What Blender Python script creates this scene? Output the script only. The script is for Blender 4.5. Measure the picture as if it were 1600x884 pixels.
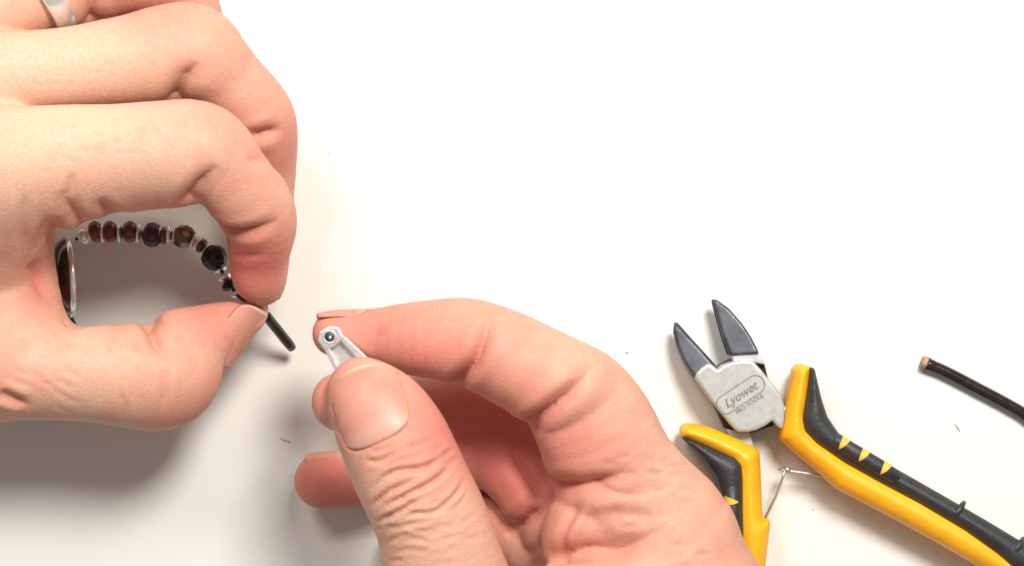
import bpy, bmesh, math, random
import numpy as np
from mathutils import Vector, Matrix

# ------------------------------------------------------------------ scene, camera, light
for o in list(bpy.data.objects):
    bpy.data.objects.remove(o)
scene = bpy.context.scene
C = scene.collection
MM = 0.001
CAM_H = 400.0          # camera height above the table, mm
FPX = 3280.0           # focal length in photo pixels (1600 wide)

cd = bpy.data.cameras.new('camera')
cam = bpy.data.objects.new('camera', cd)
C.objects.link(cam)
cam.location = (0, 0, CAM_H * MM)
cam.rotation_euler = (0, 0, 0)
cd.sensor_fit = 'HORIZONTAL'
cd.sensor_width = 36.0
cd.lens = 36.0 * FPX / 1600.0
cd.clip_start = 0.01
cd.clip_end = 20.0
scene.camera = cam

world = bpy.data.worlds.new('World')
scene.world = world
world.use_nodes = True
bg = world.node_tree.nodes['Background']
bg.inputs[0].default_value = (1.0, 0.955, 0.94, 1)
bg.inputs[1].default_value = 0.27


def area_lamp(name, direction, dist, size, power, color):
    ld = bpy.data.lights.new(name, 'AREA')
    ld.shape = 'DISK'
    ld.size = size
    ld.energy = power
    ld.color = color
    lo = bpy.data.objects.new(name, ld)
    C.objects.link(lo)
    d = Vector(direction).normalized()
    lo.location = d * dist
    lo.rotation_euler = d.to_track_quat('Z', 'Y').to_euler()
    return lo


area_lamp('desk_lamp_light', (130.0, 260.0, 470.0), 0.56, 0.16, 3.95, (1.0, 0.975, 0.905))
area_lamp('window_light', (-11.0, 18.0, 22.0), 0.85, 0.30, 3.1, (1.0, 0.98, 0.92))

scene.view_settings.view_transform = 'Standard'
scene.view_settings.look = 'None'
scene.view_settings.exposure = 0.0
scene.view_settings.gamma = 1.0
scene.render.filter_size = 2.2

rng = np.random.default_rng(7)
random.seed(7)


# ------------------------------------------------------------------ helpers
def P(px, py, z):
    """photo pixel at height z (mm above the table) -> world mm"""
    s = FPX / (CAM_H - z)
    return np.array([(px - 800.0) / s, -(py - 442.0) / s, z])


def R(rpx, z):
    return rpx * (CAM_H - z) / FPX


def mesh_obj(name, verts, faces, mat=None, parent=None, smooth=True):
    me = bpy.data.meshes.new(name)
    me.from_pydata([tuple(v) for v in verts], [], [tuple(f) for f in faces])
    if smooth:
        me.polygons.foreach_set('use_smooth', [True] * len(me.polygons))
    me.update()
    o = bpy.data.objects.new(name, me)
    C.objects.link(o)
    if mat:
        me.materials.append(mat)
    if parent:
        o.parent = parent
    return o


def mesh_np(name, V, Q, mat=None, parent=None):
    """V (n,3) in mm, Q (m,4) quads"""
    me = bpy.data.meshes.new(name)
    n, m = len(V), len(Q)
    me.vertices.add(n)
    me.vertices.foreach_set('co', (V * MM).astype(np.float32).ravel())
    me.loops.add(4 * m)
    me.loops.foreach_set('vertex_index', Q.astype(np.int32).ravel())
    me.polygons.add(m)
    me.polygons.foreach_set('loop_start', np.arange(0, 4 * m, 4, dtype=np.int32))
    me.polygons.foreach_set('loop_total', np.full(m, 4, dtype=np.int32))
    me.polygons.foreach_set('use_smooth', np.ones(m, dtype=bool))
    me.update(calc_edges=True)
    me.validate()
    o = bpy.data.objects.new(name, me)
    C.objects.link(o)
    if mat:
        me.materials.append(mat)
    if parent:
        o.parent = parent
    return o


def thing(name, label, cat, group=None, loc=(0, 0, 0)):
    o = bpy.data.objects.new(name, None)
    o.empty_display_size = 0.005
    C.objects.link(o)
    o.location = loc
    tag(o, label, cat, group)
    return o


def tag(o, label, cat, group=None):
    o['label'] = label
    o['category'] = cat
    if group:
        o['group'] = group
    return o


def surface_nets(d, org, h):
    s = d < 0
    c = s[:-1, :-1, :-1].astype(np.int8)
    tot = np.zeros_like(c)
    for i in (0, 1):
        for j in (0, 1):
            for k in (0, 1):
                tot += s[i:s.shape[0] - 1 + i, j:s.shape[1] - 1 + j, k:s.shape[2] - 1 + k]
    act = (tot > 0) & (tot < 8)
    I = np.argwhere(act)
    vid = np.full(act.shape, -1, np.int32)
    vid[I[:, 0], I[:, 1], I[:, 2]] = np.arange(len(I))
    acc = np.zeros((len(I), 3))
    cnt = np.zeros(len(I))
    corners = [(i, j, k) for i in (0, 1) for j in (0, 1) for k in (0, 1)]
    vals = {q: d[I[:, 0] + q[0], I[:, 1] + q[1], I[:, 2] + q[2]] for q in corners}
    for a in corners:
        for ax in range(3):
            if a[ax] == 1:
                continue
            b = list(a); b[ax] = 1; b = tuple(b)
            va, vb = vals[a], vals[b]
            m = (va < 0) != (vb < 0)
            t = va[m] / (va[m] - vb[m])
            p = np.tile(np.array(a, float), (m.sum(), 1))
            p[:, ax] += t
            acc[m] += p
            cnt[m] += 1
    V = org + (I + acc / cnt[:, None]) * h
    quads = []
    for ax in range(3):
        sl0 = [slice(None)] * 3; sl1 = [slice(None)] * 3
        sl0[ax] = slice(0, -1); sl1[ax] = slice(1, None)
        a, b = s[tuple(sl0)], s[tuple(sl1)]
        E = np.argwhere(a != b)
        if not len(E):
            continue
        o1, o2 = (ax + 1) % 3, (ax + 2) % 3
        ok = (E[:, o1] > 0) & (E[:, o2] > 0) & (E[:, o1] < vid.shape[o1]) & (E[:, o2] < vid.shape[o2])
        E = E[ok]
        inside = a[E[:, 0], E[:, 1], E[:, 2]]
        def cell(u, v):
            q = E.copy(); q[:, o1] -= u; q[:, o2] -= v
            return vid[q[:, 0], q[:, 1], q[:, 2]]
        q = np.stack([cell(0, 0), cell(1, 0), cell(1, 1), cell(0, 1)], 1)
        q[~inside] = q[~inside][:, ::-1]
        quads.append(q)
    return V, np.concatenate(quads)


def q_edges(Q):
    return np.concatenate([Q[:, [0, 1]], Q[:, [1, 2]], Q[:, [2, 3]], Q[:, [3, 0]]])


def smooth_verts(V, Q, it=2, lam=0.5):
    E = q_edges(Q)
    n = len(V)
    deg = np.bincount(E.ravel(), minlength=n).astype(float)
    for q in range(it):
        acc = np.zeros_like(V)
        for k in range(3):
            acc[:, k] = np.bincount(E[:, 0], V[E[:, 1], k], n) + np.bincount(E[:, 1], V[E[:, 0], k], n)
        V = V + lam * (acc / deg[:, None] - V)
        # light counter step keeps the volume
        acc = np.zeros_like(V)
        for k in range(3):
            acc[:, k] = np.bincount(E[:, 0], V[E[:, 1], k], n) + np.bincount(E[:, 1], V[E[:, 0], k], n)
        V = V - lam * 0.9 * (acc / deg[:, None] - V)
    return V


def v_normals(V, Q):
    fn = np.cross(V[Q[:, 2]] - V[Q[:, 0]], V[Q[:, 3]] - V[Q[:, 1]])
    N = np.zeros_like(V)
    for k in range(4):
        for c in range(3):
            N[:, c] += np.bincount(Q[:, k], fn[:, c], len(V))
    return N / (np.linalg.norm(N, axis=1)[:, None] + 1e-12)


def catmull(pts, n):
    pts = np.asarray(pts, float)
    p = np.vstack([2 * pts[0] - pts[1], pts, 2 * pts[-1] - pts[-2]])
    out = []
    for i in range(1, len(p) - 2):
        for t in np.linspace(0, 1, n, endpoint=False):
            a, b, c, d = p[i - 1], p[i], p[i + 1], p[i + 2]
            out.append(0.5 * (2 * b + (c - a) * t + (2 * a - 5 * b + 4 * c - d) * t * t
                              + (3 * b - a - 3 * c + d) * t ** 3))
    out.append(pts[-1])
    return np.array(out)


def smin(a, b, k):
    hh = np.maximum(k - np.abs(a - b), 0) / k
    return np.minimum(a, b) - hh * hh * k * 0.25


# ------------------------------------------------------------------ node materials
def new_mat(name):
    m = bpy.data.materials.new(name)
    m.use_nodes = True
    nt = m.node_tree
    return m, nt, nt.nodes['Principled BSDF']


def node(nt, typ, **kw):
    n = nt.nodes.new(typ)
    for k, v in kw.items():
        if k in n.inputs:
            n.inputs[k].default_value = v
        else:
            setattr(n, k, v)
    return n


def noise(nt, scale, detail=3, rough=0.5, vec=None):
    n = node(nt, 'ShaderNodeTexNoise', Scale=scale, Detail=detail, Roughness=rough)
    if vec is not None:
        nt.links.new(vec, n.inputs['Vector'])
    return n.outputs['Fac']


def mathn(nt, op, a, b=None, clamp=False):
    n = nt.nodes.new('ShaderNodeMath')
    n.operation = op
    n.use_clamp = clamp
    for i, v in enumerate((a, b)):
        if v is None:
            continue
        if isinstance(v, (int, float)):
            n.inputs[i].default_value = v
        else:
            nt.links.new(v, n.inputs[i])
    return n.outputs[0]


def mix(nt, fac, a, b, mode='MIX'):
    n = nt.nodes.new('ShaderNodeMix')
    n.data_type = 'RGBA'
    n.blend_type = mode
    n.clamp_factor = True
    for idx, v in ((0, fac), (6, a), (7, b)):
        if isinstance(v, (int, float)):
            n.inputs[idx].default_value = v
        elif isinstance(v, tuple):
            n.inputs[idx].default_value = v if len(v) == 4 else v + (1,)
        else:
            nt.links.new(v, n.inputs[idx])
    return n.outputs[2]


def texco(nt, kind='Object'):
    return nt.nodes.new('ShaderNodeTexCoord').outputs[kind]


def maprange(nt, v, a, b, c=0.0, d=1.0):
    n = nt.nodes.new('ShaderNodeMapRange')
    nt.links.new(v, n.inputs[0])
    for i, q in enumerate((a, b, c, d)):
        n.inputs[i + 1].default_value = q
    return n.outputs[0]


def bump(nt, height, strength, dist, bsdf, normal=None):
    n = nt.nodes.new('ShaderNodeBump')
    n.inputs['Strength'].default_value = strength
    n.inputs['Distance'].default_value = dist
    nt.links.new(height, n.inputs['Height'])
    if normal is not None:
        nt.links.new(normal, n.inputs['Normal'])
    if bsdf is not None:
        nt.links.new(n.outputs[0], bsdf.inputs['Normal'])
    return n.outputs[0]


def simple_mat(name, col, rough=0.5, metal=0.0, var=0.12, scale=400, bump_s=0.0, bump_scale=900,
               coat=0.0, trans=0.0, ior=1.5):
    m, nt, b = new_mat(name)
    co = texco(nt)
    f = noise(nt, scale, 4, 0.6, co)
    dark = tuple(c * (1 - var) for c in col)
    lite = tuple(min(1, c * (1 + var)) for c in col)
    nt.links.new(mix(nt, maprange(nt, f, 0.3, 0.7), dark, lite), b.inputs['Base Color'])
    nt.links.new(maprange(nt, noise(nt, scale * 1.7, 3, 0.6, co), 0.3, 0.7, rough * 0.85, min(1, rough * 1.15)),
                 b.inputs['Roughness'])
    b.inputs['Metallic'].default_value = metal
    b.inputs['Coat Weight'].default_value = coat
    b.inputs['Transmission Weight'].default_value = trans
    b.inputs['IOR'].default_value = ior
    if bump_s:
        bump(nt, noise(nt, bump_scale, 4, 0.6, co), bump_s, 0.0004, b)
    return m


def skin_material():
    m, nt, b = new_mat('skin')
    co = texco(nt)
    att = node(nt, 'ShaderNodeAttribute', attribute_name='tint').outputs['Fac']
    n1 = noise(nt, 60, 4, 0.6, co)
    n2 = noise(nt, 260, 4, 0.6, co)
    n3 = noise(nt, 1500, 3, 0.6, co)
    base = mix(nt, maprange(nt, n1, 0.3, 0.7), (0.60, 0.300, 0.205), (0.68, 0.385, 0.280))
    base = mix(nt, maprange(nt, n2, 0.40, 0.70, 0.0, 0.8), base, (0.66, 0.285, 0.205))
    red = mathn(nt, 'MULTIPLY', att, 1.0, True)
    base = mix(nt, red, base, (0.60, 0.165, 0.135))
    pale = mathn(nt, 'MULTIPLY', att, -1.0, True)
    base = mix(nt, pale, base, (0.77, 0.51, 0.365))
    base = mix(nt, maprange(nt, n3, 0.35, 0.65, 0.0, 0.26), base, (0.50, 0.235, 0.175))
    nt.links.new(base, b.inputs['Base Color'])
    b.inputs['Subsurface Weight'].default_value = 0.14
    b.inputs['Subsurface Radius'].default_value = (1.0, 0.32, 0.16)
    b.inputs['Subsurface Scale'].default_value = 0.0022
    nt.links.new(maprange(nt, n2, 0.3, 0.7, 0.48, 0.64), b.inputs['Roughness'])
    b.inputs['Specular IOR Level'].default_value = 0.30
    vo = node(nt, 'ShaderNodeTexVoronoi', Scale=1250.0, feature='DISTANCE_TO_EDGE')
    warp = node(nt, 'ShaderNodeVectorMath', operation='ADD')
    nt.links.new(co, warp.inputs[0])
    nz = node(nt, 'ShaderNodeTexNoise', Scale=700.0)
    nt.links.new(co, nz.inputs['Vector'])
    sc = node(nt, 'ShaderNodeVectorMath', operation='SCALE')
    sc.inputs['Scale'].default_value = 0.0012
    nt.links.new(nz.outputs['Color'], sc.inputs[0])
    nt.links.new(sc.outputs[0], warp.inputs[1])
    nt.links.new(warp.outputs[0], vo.inputs['Vector'])
    cells = maprange(nt, vo.outputs['Distance'], 0.0, 0.25)
    b1 = bump(nt, cells, 0.17, 0.00018, None)
    b2 = bump(nt, noise(nt, 420, 3, 0.55, co), 0.11, 0.0005, None, b1)
    nt.links.new(b2, b.inputs['Normal'])
    return m


def nail_material():
    m, nt, b = new_mat('fingernail')
    # generated 'v' attribute runs from the cuticle (0) to the free edge (1)
    v = node(nt, 'ShaderNodeAttribute', attribute_name='nail_v').outputs['Fac']
    co = texco(nt)
    base = mix(nt, maprange(nt, noise(nt, 250, 3, 0.5, co), 0.3, 0.7), (0.55, 0.225, 0.17), (0.62, 0.285, 0.215))
    base = mix(nt, maprange(nt, v, 0.30, 0.16), base, (0.60, 0.315, 0.25))
    base = mix(nt, maprange(nt, v, 0.93, 0.99), base, (0.68, 0.48, 0.37))
    nt.links.new(base, b.inputs['Base Color'])
    b.inputs['Roughness'].default_value = 0.46
    b.inputs['Subsurface Weight'].default_value = 0.2
    b.inputs['Subsurface Radius'].default_value = (1.0, 0.4, 0.25)
    b.inputs['Subsurface Scale'].default_value = 0.0012
    b.inputs['Specular IOR Level'].default_value = 0.5
    bump(nt, noise(nt, 300, 2, 0.5, co), 0.15, 0.0004, b)
    return m


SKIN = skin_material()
NAIL = nail_material()


# ------------------------------------------------------------------ table
def build_table():
    m, nt, b = new_mat('white_tabletop')
    co = texco(nt)
    f = noise(nt, 9, 4, 0.55, co)
    base = mix(nt, maprange(nt, f, 0.3, 0.7), (0.735, 0.722, 0.68), (0.755, 0.742, 0.70))
    # sparse dust and faint scuffs
    vo = node(nt, 'ShaderNodeTexVoronoi', Scale=34.0)
    nt.links.new(co, vo.inputs['Vector'])
    sp = mathn(nt, 'LESS_THAN', vo.outputs['Distance'], 0.012)
    base = mix(nt, mathn(nt, 'MULTIPLY', sp, 0.22), base, (0.35, 0.31, 0.27))
    base = mix(nt, maprange(nt, noise(nt, 70, 5, 0.7, co), 0.6, 0.85, 0.0, 0.08), base, (0.62, 0.58, 0.53))
    nt.links.new(base, b.inputs['Base Color'])
    b.inputs['Roughness'].default_value = 0.55
    b.inputs['Specular IOR Level'].default_value = 0.3
    bump(nt, noise(nt, 900, 3, 0.6, co), 0.05, 0.0003, b)
    w, d, t = 0.7, 0.5, 0.02
    bm = bmesh.new()
    bmesh.ops.create_cube(bm, size=1.0)
    for v in bm.verts:
        v.co = Vector((v.co.x * 2 * w, v.co.y * 2 * d, (v.co.z - 0.5) * t))
    me = bpy.data.meshes.new('tabletop')
    bm.to_mesh(me); bm.free()
    me.materials.append(m)
    o = bpy.data.objects.new('tabletop', me)
    C.objects.link(o)
    o['kind'] = 'structure'
    o['label'] = 'plain white tabletop under the hands and tools'
    return o


build_table()


# ------------------------------------------------------------------ hands (signed distance sculpting)
class Sculpt:
    def __init__(self, lo, hi, h):
        self.h = h
        self.org = np.array(lo, float)
        self.n = np.ceil((np.array(hi, float) - self.org) / h).astype(int) + 1
        self.ax = [(self.org[k] + np.arange(self.n[k]) * h).astype(np.float32) for k in range(3)]
        self.d = np.full(self.n, 50.0, np.float32)
        self.ops = []
        self.tints = []

    def empty(self):
        return np.full(self.n, 50.0, np.float32)

    def cone(self, arr, a, ra, b, rb, k=0.0):
        pad = 7.0
        lo = np.minimum(a - ra, b - rb) - pad
        hi = np.maximum(a + ra, b + rb) + pad
        i0 = np.clip(np.floor((lo - self.org) / self.h).astype(int), 0, self.n)
        i1 = np.clip(np.ceil((hi - self.org) / self.h).astype(int) + 1, 0, self.n)
        if np.any(i1 <= i0):
            return
        X = self.ax[0][i0[0]:i1[0]][:, None, None]
        Y = self.ax[1][i0[1]:i1[1]][None, :, None]
        Z = self.ax[2][i0[2]:i1[2]][None, None, :]
        ba = b - a
        L2 = float(ba @ ba) + 1e-9
        t = ((X - a[0]) * ba[0] + (Y - a[1]) * ba[1] + (Z - a[2]) * ba[2]) / L2
        np.clip(t, 0, 1, out=t)
        dd = np.sqrt((X - a[0] - t * ba[0]) ** 2 + (Y - a[1] - t * ba[1]) ** 2 + (Z - a[2] - t * ba[2]) ** 2)
        dd -= ra + t * (rb - ra)
        sl = (slice(i0[0], i1[0]), slice(i0[1], i1[1]), slice(i0[2], i1[2]))
        arr[sl] = np.minimum(arr[sl], dd) if k <= 0 else smin(arr[sl], dd, k)

    def chain(self, nodes, arr=None, sub=4, k=0.0):
        """nodes: (px, py, z, r_px)"""
        arr = self.empty() if arr is None else arr
        q = np.array([list(P(n[0], n[1], n[2])) + [R(n[3], n[2])] for n in nodes])
        q = catmull(q, sub) if len(q) > 2 else q
        for a, b in zip(q[:-1], q[1:]):
            self.cone(arr, a[:3], a[3], b[:3], b[3], k)
        return arr

    def sample(self, p):
        """trilinear lookup of the distance field at points (n, 3)"""
        q = (np.atleast_2d(p) - self.org) / self.h
        q = np.clip(q, 0, self.n - 1.001)
        i = np.floor(q).astype(int)
        f = q - i
        out = 0.0
        for a in (0, 1):
            for b in (0, 1):
                for c in (0, 1):
                    w = ((f[:, 0] if a else 1 - f[:, 0]) * (f[:, 1] if b else 1 - f[:, 1]) * (f[:, 2] if c else 1 - f[:, 2]))
                    out = out + w * self.d[i[:, 0] + a, i[:, 1] + b, i[:, 2] + c]
        return out

    def surf(self, px, py):
        zs = np.arange(self.ax[2][-1], self.ax[2][0], -0.15)
        s = FPX / (CAM_H - zs)
        pts = np.stack([(px - 800.0) / s, -(py - 442.0) / s, zs], 1)
        v = self.sample(pts)
        if not (v < 0).any():
            return pts[int(np.argmin(v))]
        i = int(np.argmax(v < 0))
        if i == 0:
            return pts[0]
        t = v[i - 1] / (v[i - 1] - v[i])
        return pts[i - 1] * (1 - t) + pts[i] * t

    def path(self, pts, step=0.35):
        pp = catmull(np.array(pts, float), 8) if len(pts) > 2 else np.array(pts, float)
        out = []
        for a, b in zip(pp[:-1], pp[1:]):
            n = max(1, int(np.hypot(*(b - a)) / 8.7 / step))
            for t in np.linspace(0, 1, n, endpoint=False):
                out.append(a + (b - a) * t)
        out.append(pp[-1])
        z = np.array([self.surf(*q)[2] for q in out])
        m = int(np.argmax(z))
        lim = 0.75                      # follow one surface: no jumps on to what lies below
        for i in range(m + 1, len(z)):
            z[i] = np.clip(z[i], z[i - 1] - lim, z[i - 1] + lim)
        for i in range(m - 1, -1, -1):
            z[i] = np.clip(z[i], z[i + 1] - lim, z[i + 1] + lim)
        if len(z) > 4:
            zp = np.concatenate([[z[0]] * 2, z, [z[-1]] * 2])
            z = np.convolve(zp, np.ones(5) / 5, 'valid')
        return np.array([P(q[0], q[1], zz) for q, zz in zip(out, z)])

    def crease(self, pts, depth=0.6, w=0.6, puff=0.35, red=0.35):
        S = self.path(pts)
        n = len(S)
        t = np.linspace(0, 1, n)
        wt = np.clip(np.minimum(t, 1 - t) * 4, 0.12, 1)
        self.ops.append(('crease', S, wt, depth, w, puff, red))

    def fold(self, pts, depth=1.4, w=1.3, red=0.15, both=False):
        """a joint fold: a sharp valley with rounded lips, deepest at the first point"""
        S = self.path(pts)
        t = np.linspace(0, 1, len(S))
        wt = np.clip(np.minimum(t, 1 - t) * 3.5, 0.1, 1) if both else np.clip((1 - t) * 2.6, 0.0, 1)
        self.ops.append(('fold', S, wt, depth, w, 0.0, red))

    def groove(self, rim, depth=0.45, w=0.5):
        S = catmull(rim, 3)
        self.ops.append(('crease', S, np.ones(len(S)), depth, w, 0.0, 0.25))

    def bulge(self, px, py, amp, w, red=0.0):
        self.ops.append(('bulge', self.surf(px, py), amp, w, red))

    def tint(self, px, py, rad, amt, z=None):
        p = self.surf(px, py) if z is None else P(px, py, z)
        self.ops.append(('bulge', p, 0.0, rad, amt))

    def build(self, name, mat):
        V, Q = surface_nets(self.d, self.org, self.h)
        V = smooth_verts(V, Q, 4, 0.5)
        N = v_normals(V, Q)
        disp = np.zeros(len(V))
        tint = np.zeros(len(V))
        for op in self.ops:
            if op[0] in ('crease', 'fold'):
                _, S, wt, depth, w, puff, red = op
                ext = max(w * 6, 2.5)
                m = np.all((V > S.min(0) - ext) & (V < S.max(0) + ext), axis=1)
                idx = np.nonzero(m)[0]
                for c in range(0, len(idx), 20000):
                    ii = idx[c:c + 20000]
                    D2 = ((V[ii][:, None, :] - S[None]) ** 2).sum(2)
                    j = D2.argmin(1)
                    dist = np.sqrt(D2[np.arange(len(ii)), j])
                    q = wt[j]
                    if op[0] == 'fold':
                        disp[ii] -= depth * q * np.exp(-np.sqrt(dist ** 2 + 0.04) / w)
                        disp[ii] += 0.16 * depth * q * np.exp(-((dist - 3.0 * w) / (1.6 * w)) ** 2)
                        tint[ii] += red * q * np.exp(-(dist / 1.3) ** 2)
                        continue
                    disp[ii] -= depth * q * np.exp(-(dist / w) ** 2)
                    disp[ii] += depth * puff * q * np.exp(-((dist - 2.2 * w) / (1.1 * w)) ** 2)
                    tint[ii] += red * q * np.exp(-(dist / (w * 1.6)) ** 2)
            else:
                _, p, amp, w, red = op
                g = np.exp(-((V - p) ** 2).sum(1) / (w * w))
                disp += amp * g
                tint += red * g
        V = V + N * disp[:, None]
        V = smooth_verts(V, Q, 1, 0.4)
        o = mesh_np(name, V, Q, mat)
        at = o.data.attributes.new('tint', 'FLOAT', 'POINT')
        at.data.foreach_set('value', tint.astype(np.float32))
        return o


def nail(parent, center, axis, normal, width, length, curve=0.75, bend=0.12, thick=0.45, S=None):
    """curved nail plate; axis runs towards the fingertip. mm."""
    axis = np.array(axis, float); axis /= np.linalg.norm(axis)
    normal = np.array(normal, float); normal -= axis * (normal @ axis); normal /= np.linalg.norm(normal)
    side = np.cross(axis, normal)
    nu, nv = 24, 28
    rad = width / 2 / math.sin(curve)
    V, vv = [], []
    for layer in (0, 1):
        for j in range(nv + 1):
            v = j / nv
            # half width profile: rounded cuticle, straight sides, gently rounded free edge
            for i in range(nu + 1):
                u = 2 * i / nu - 1
                v0 = 0.26 * (1 - math.sqrt(max(0, 1 - abs(u) ** 2.4)))
                v1 = 1.0 - 0.20 * (1 - math.sqrt(max(0, 1 - abs(u) ** 2.6)))
                y = v0 + (v1 - v0) * v
                wprof = 0.93 + 0.07 * math.sin(math.pi * min(1, y * 1.1))
                th = u * curve * wprof
                r = rad
                yy = min(y, 0.80) if S is not None else y
                p = (np.array(center, float) + axis * (yy - 0.5) * length + side * r * math.sin(th)
                     + normal * (r * (math.cos(th) - 1) - bend * length * (yy - 0.45) ** 2 * 1.6))
                if S is not None:
                    # lie on the fingertip: proud in the middle, tucked under the folds at sides and cuticle
                    off = 0.16 - 0.30 * abs(u) ** 5 - 0.25 * max(0.0, 1 - y / 0.14) ** 2
                    sh, p0 = 0.0, p
                    for q in range(10):
                        e = float(S.sample(p[None])[0]) - off
                        sh = max(-1.3, min(1.3, sh - 0.7 * e))
                        p = p0 + normal * sh
                    if y > yy:
                        p = p + axis * (y - yy) * length - normal * bend * length * ((y - 0.45) ** 2 - (yy - 0.45) ** 2) * 3.2
                if layer:
                    p = p - normal * thick
                V.append(p * MM); vv.append(y)
    W = nu + 1
    T = W * (nv + 1)
    F = []
    for j in range(nv):
        for i in range(nu):
            a = j * W + i
            F.append((a, a + 1, a + W + 1, a + W))
            F.append((T + a, T + a + W, T + a + W + 1, T + a + 1))
    for i in range(nu):
        F.append((i, T + i, T + i + 1, i + 1))
        a = nv * W + i
        F.append((a, a + 1, T + a + 1, T + a))
    for j in range(nv):
        a = j * W
        F.append((a, a + W, T + a + W, T + a))
        a = j * W + nu
        F.append((a, T + a, T + a + W, a + W))
    if parent is None:                  # only the rim is wanted, to press the groove into the skin
        rim = [j * W for j in range(int(nv * 0.82), -1, -1)] + list(range(1, W)) + [j * W + nu for j in range(1, int(nv * 0.82))]
        return np.array([V[i] for i in rim]) / MM
    o = mesh_obj('fingernail', V, F, NAIL, parent)
    bm = bmesh.new(); bm.from_mesh(o.data)
    bmesh.ops.recalc_face_normals(bm, faces=bm.faces)
    bm.to_mesh(o.data); bm.free()
    at = o.data.attributes.new('nail_v', 'FLOAT', 'POINT')
    at.data.foreach_set('value', np.array(vv, np.float32))
    return o


VOX = 0.40


def combine(S, palm, fingers, kp=6.0, kf=0.7):
    out = None
    for f, k in fingers:
        q = smin(palm, f, k)
        out = q if out is None else smin(out, q, kf)
    S.d = out


def build_beading_hand():
    """left hand: comes in from the left, pinching the cord end between index finger and thumb"""
    S = Sculpt((-240, -38, -1), (-36, 66, 62), VOX)
    index = S.chain([(-80, 290, 38, 98), (20, 268, 38, 98), (100, 256, 37, 92), (180, 248, 36, 85), (250, 242, 35, 84),
                     (305, 236, 34, 79), (334, 248, 33, 70), (358, 272, 32, 61), (392, 312, 29, 60),
                     (407, 346, 26, 57), (405, 395, 22, 48), (405, 428, 20, 43), (409, 442, 19, 36)])
    middle = S.chain([(-80, 120, 32, 82), (0, 116, 31, 68), (100, 110, 29, 66), (200, 97, 27, 72), (262, 84, 25, 76),
                      (298, 84, 24, 78), (325, 98, 24, 66), (355, 128, 22, 60), (400, 175, 20, 56), (412, 208, 18, 53),
                      (414, 255, 14, 49), (413, 300, 12, 46), (405, 345, 11, 42)])
    ring = S.chain([(-130, 60, 26, 80), (-40, 32, 25, 68), (45, -4, 23, 66), (105, -22, 21, 68), (142, -26, 20, 62),
                    (185, -30, 18, 58), (235, -30, 16, 57), (275, -20, 14, 52), (300, 20, 12, 46), (310, 70, 11, 42)])
    pinky = S.chain([(-180, -110, 20, 66), (-80, -130, 18, 54), (30, -150, 15, 50), (90, -150, 13, 50), (140, -120, 11, 44),
                     (180, -70, 10, 40), (200, -30, 9, 36)])
    thumb = S.chain([(-140, 525, 30, 100), (-40, 570, 28, 84), (60, 580, 27, 76), (130, 583, 26, 75), (200, 587, 25, 80),
                     (245, 590, 24, 83), (270, 582, 23, 75), (292, 547, 21, 62), (325, 523, 19, 48), (358, 507, 18, 36),
                     (388, 497, 17, 25), (401, 489, 16.5, 18)])
    palm = S.chain([(0, 275, 36, 96), (-300, 320, 36, 135), (-640, 340, 34, 165)], sub=2)
    for c in ([(-60, 120, 31, 80), (-350, 240, 32, 130), (-640, 320, 33, 160)],
              [(-110, 0, 24, 80), (-380, 180, 28, 120), (-640, 300, 32, 160)],
              [(-170, -105, 20, 70), (-400, 100, 24, 110), (-640, 280, 30, 150)],
              [(-40, 570, 28, 80), (-200, 500, 30, 110), (-500, 400, 32, 150)],
              [(-20, 330, 33, 92), (-5, 420, 25, 88), (20, 500, 25, 78)],
              [(-640, 335, 33, 170), (-760, 340, 34, 175), (-1120, 350, 38, 215)]):
        palm = smin(palm, S.chain(c, sub=3), 7.0)
    combine(S, palm, [(index, 3.5), (middle, 3.0), (ring, 3.0), (pinky, 3.0), (thumb, 4.5)])
    cr = S.crease
    # finger joints
    fo = S.fold
    fo([(275, 154), (285, 132), (294, 116), (310, 96)], 1.9, 1.1)
    fo([(400, 213), (410, 210), (424, 206), (444, 202)], 2.0, 0.8)
    fo([(392, 250), (415, 252), (440, 262), (458, 268)], 0.5, 0.8)
    fo([(297, 312), (303, 302), (318, 282), (340, 258)], 2.1, 1.1)
    fo([(350, 352), (360, 360), (385, 363), (410, 356), (438, 343)], 2.2, 0.8)
    S.bulge(275, 270, 0.5, 4.5)
    S.bulge(350, 330, 0.7, 4.0)
    cr([(356, 395), (385, 400), (420, 396)], 0.25, 0.8, 0.2, 0.1)
    # knuckle skin
    for k, (x, y0, y1) in enumerate(((344, 170, 204), (330, 164, 200), (293, 24, 58), (283, 18, 50))):
        cr([(x, y0), (x + 2, (y0 + y1) / 2), (x - 2, y1)], 0.10, 0.5, 0.4, 0.08)
    # fine lines on the side of the index base
    r = np.random.default_rng(3)
    for k in range(34):
        x = r.uniform(60, 280); y = 262 - 0.22 * x + r.uniform(-26, 22); L = r.uniform(12, 34)
        cr([(x, y), (x + L * 0.5, y - L * 0.08 + r.uniform(-2, 2)), (x + L, y + L * r.uniform(-0.05, 0.35))], 0.06, 0.45, 0.4, 0.10)
    for k in range(16):
        x = r.uniform(40, 190); y = r.uniform(70, 140); L = r.uniform(10, 26)
        cr([(x, y), (x + L, y + r.uniform(-5, 4))], 0.08, 0.38, 0.3, 0.08)
    # web between thumb and index
    fo([(184, 337), (172, 333), (162, 324), (156, 308)], 1.5, 0.9, 0.3)
    fo([(136, 352), (120, 337), (106, 318), (100, 296)], 1.0, 0.9, 0.2)
    cr([(112, 268), (110, 290), (104, 310)], 0.35, 0.7, 0.4, 0.15)
    fo([(98, 378), (86, 368), (84, 352), (88, 336)], 1.8, 1.0, 0.35)
    cr([(70, 340), (60, 372), (52, 400)], 0.3, 0.9, 0.4, 0.15)
    cr([(40, 300), (34, 350), (30, 395)], 0.25, 0.8, 0.4, 0.1)
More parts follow.
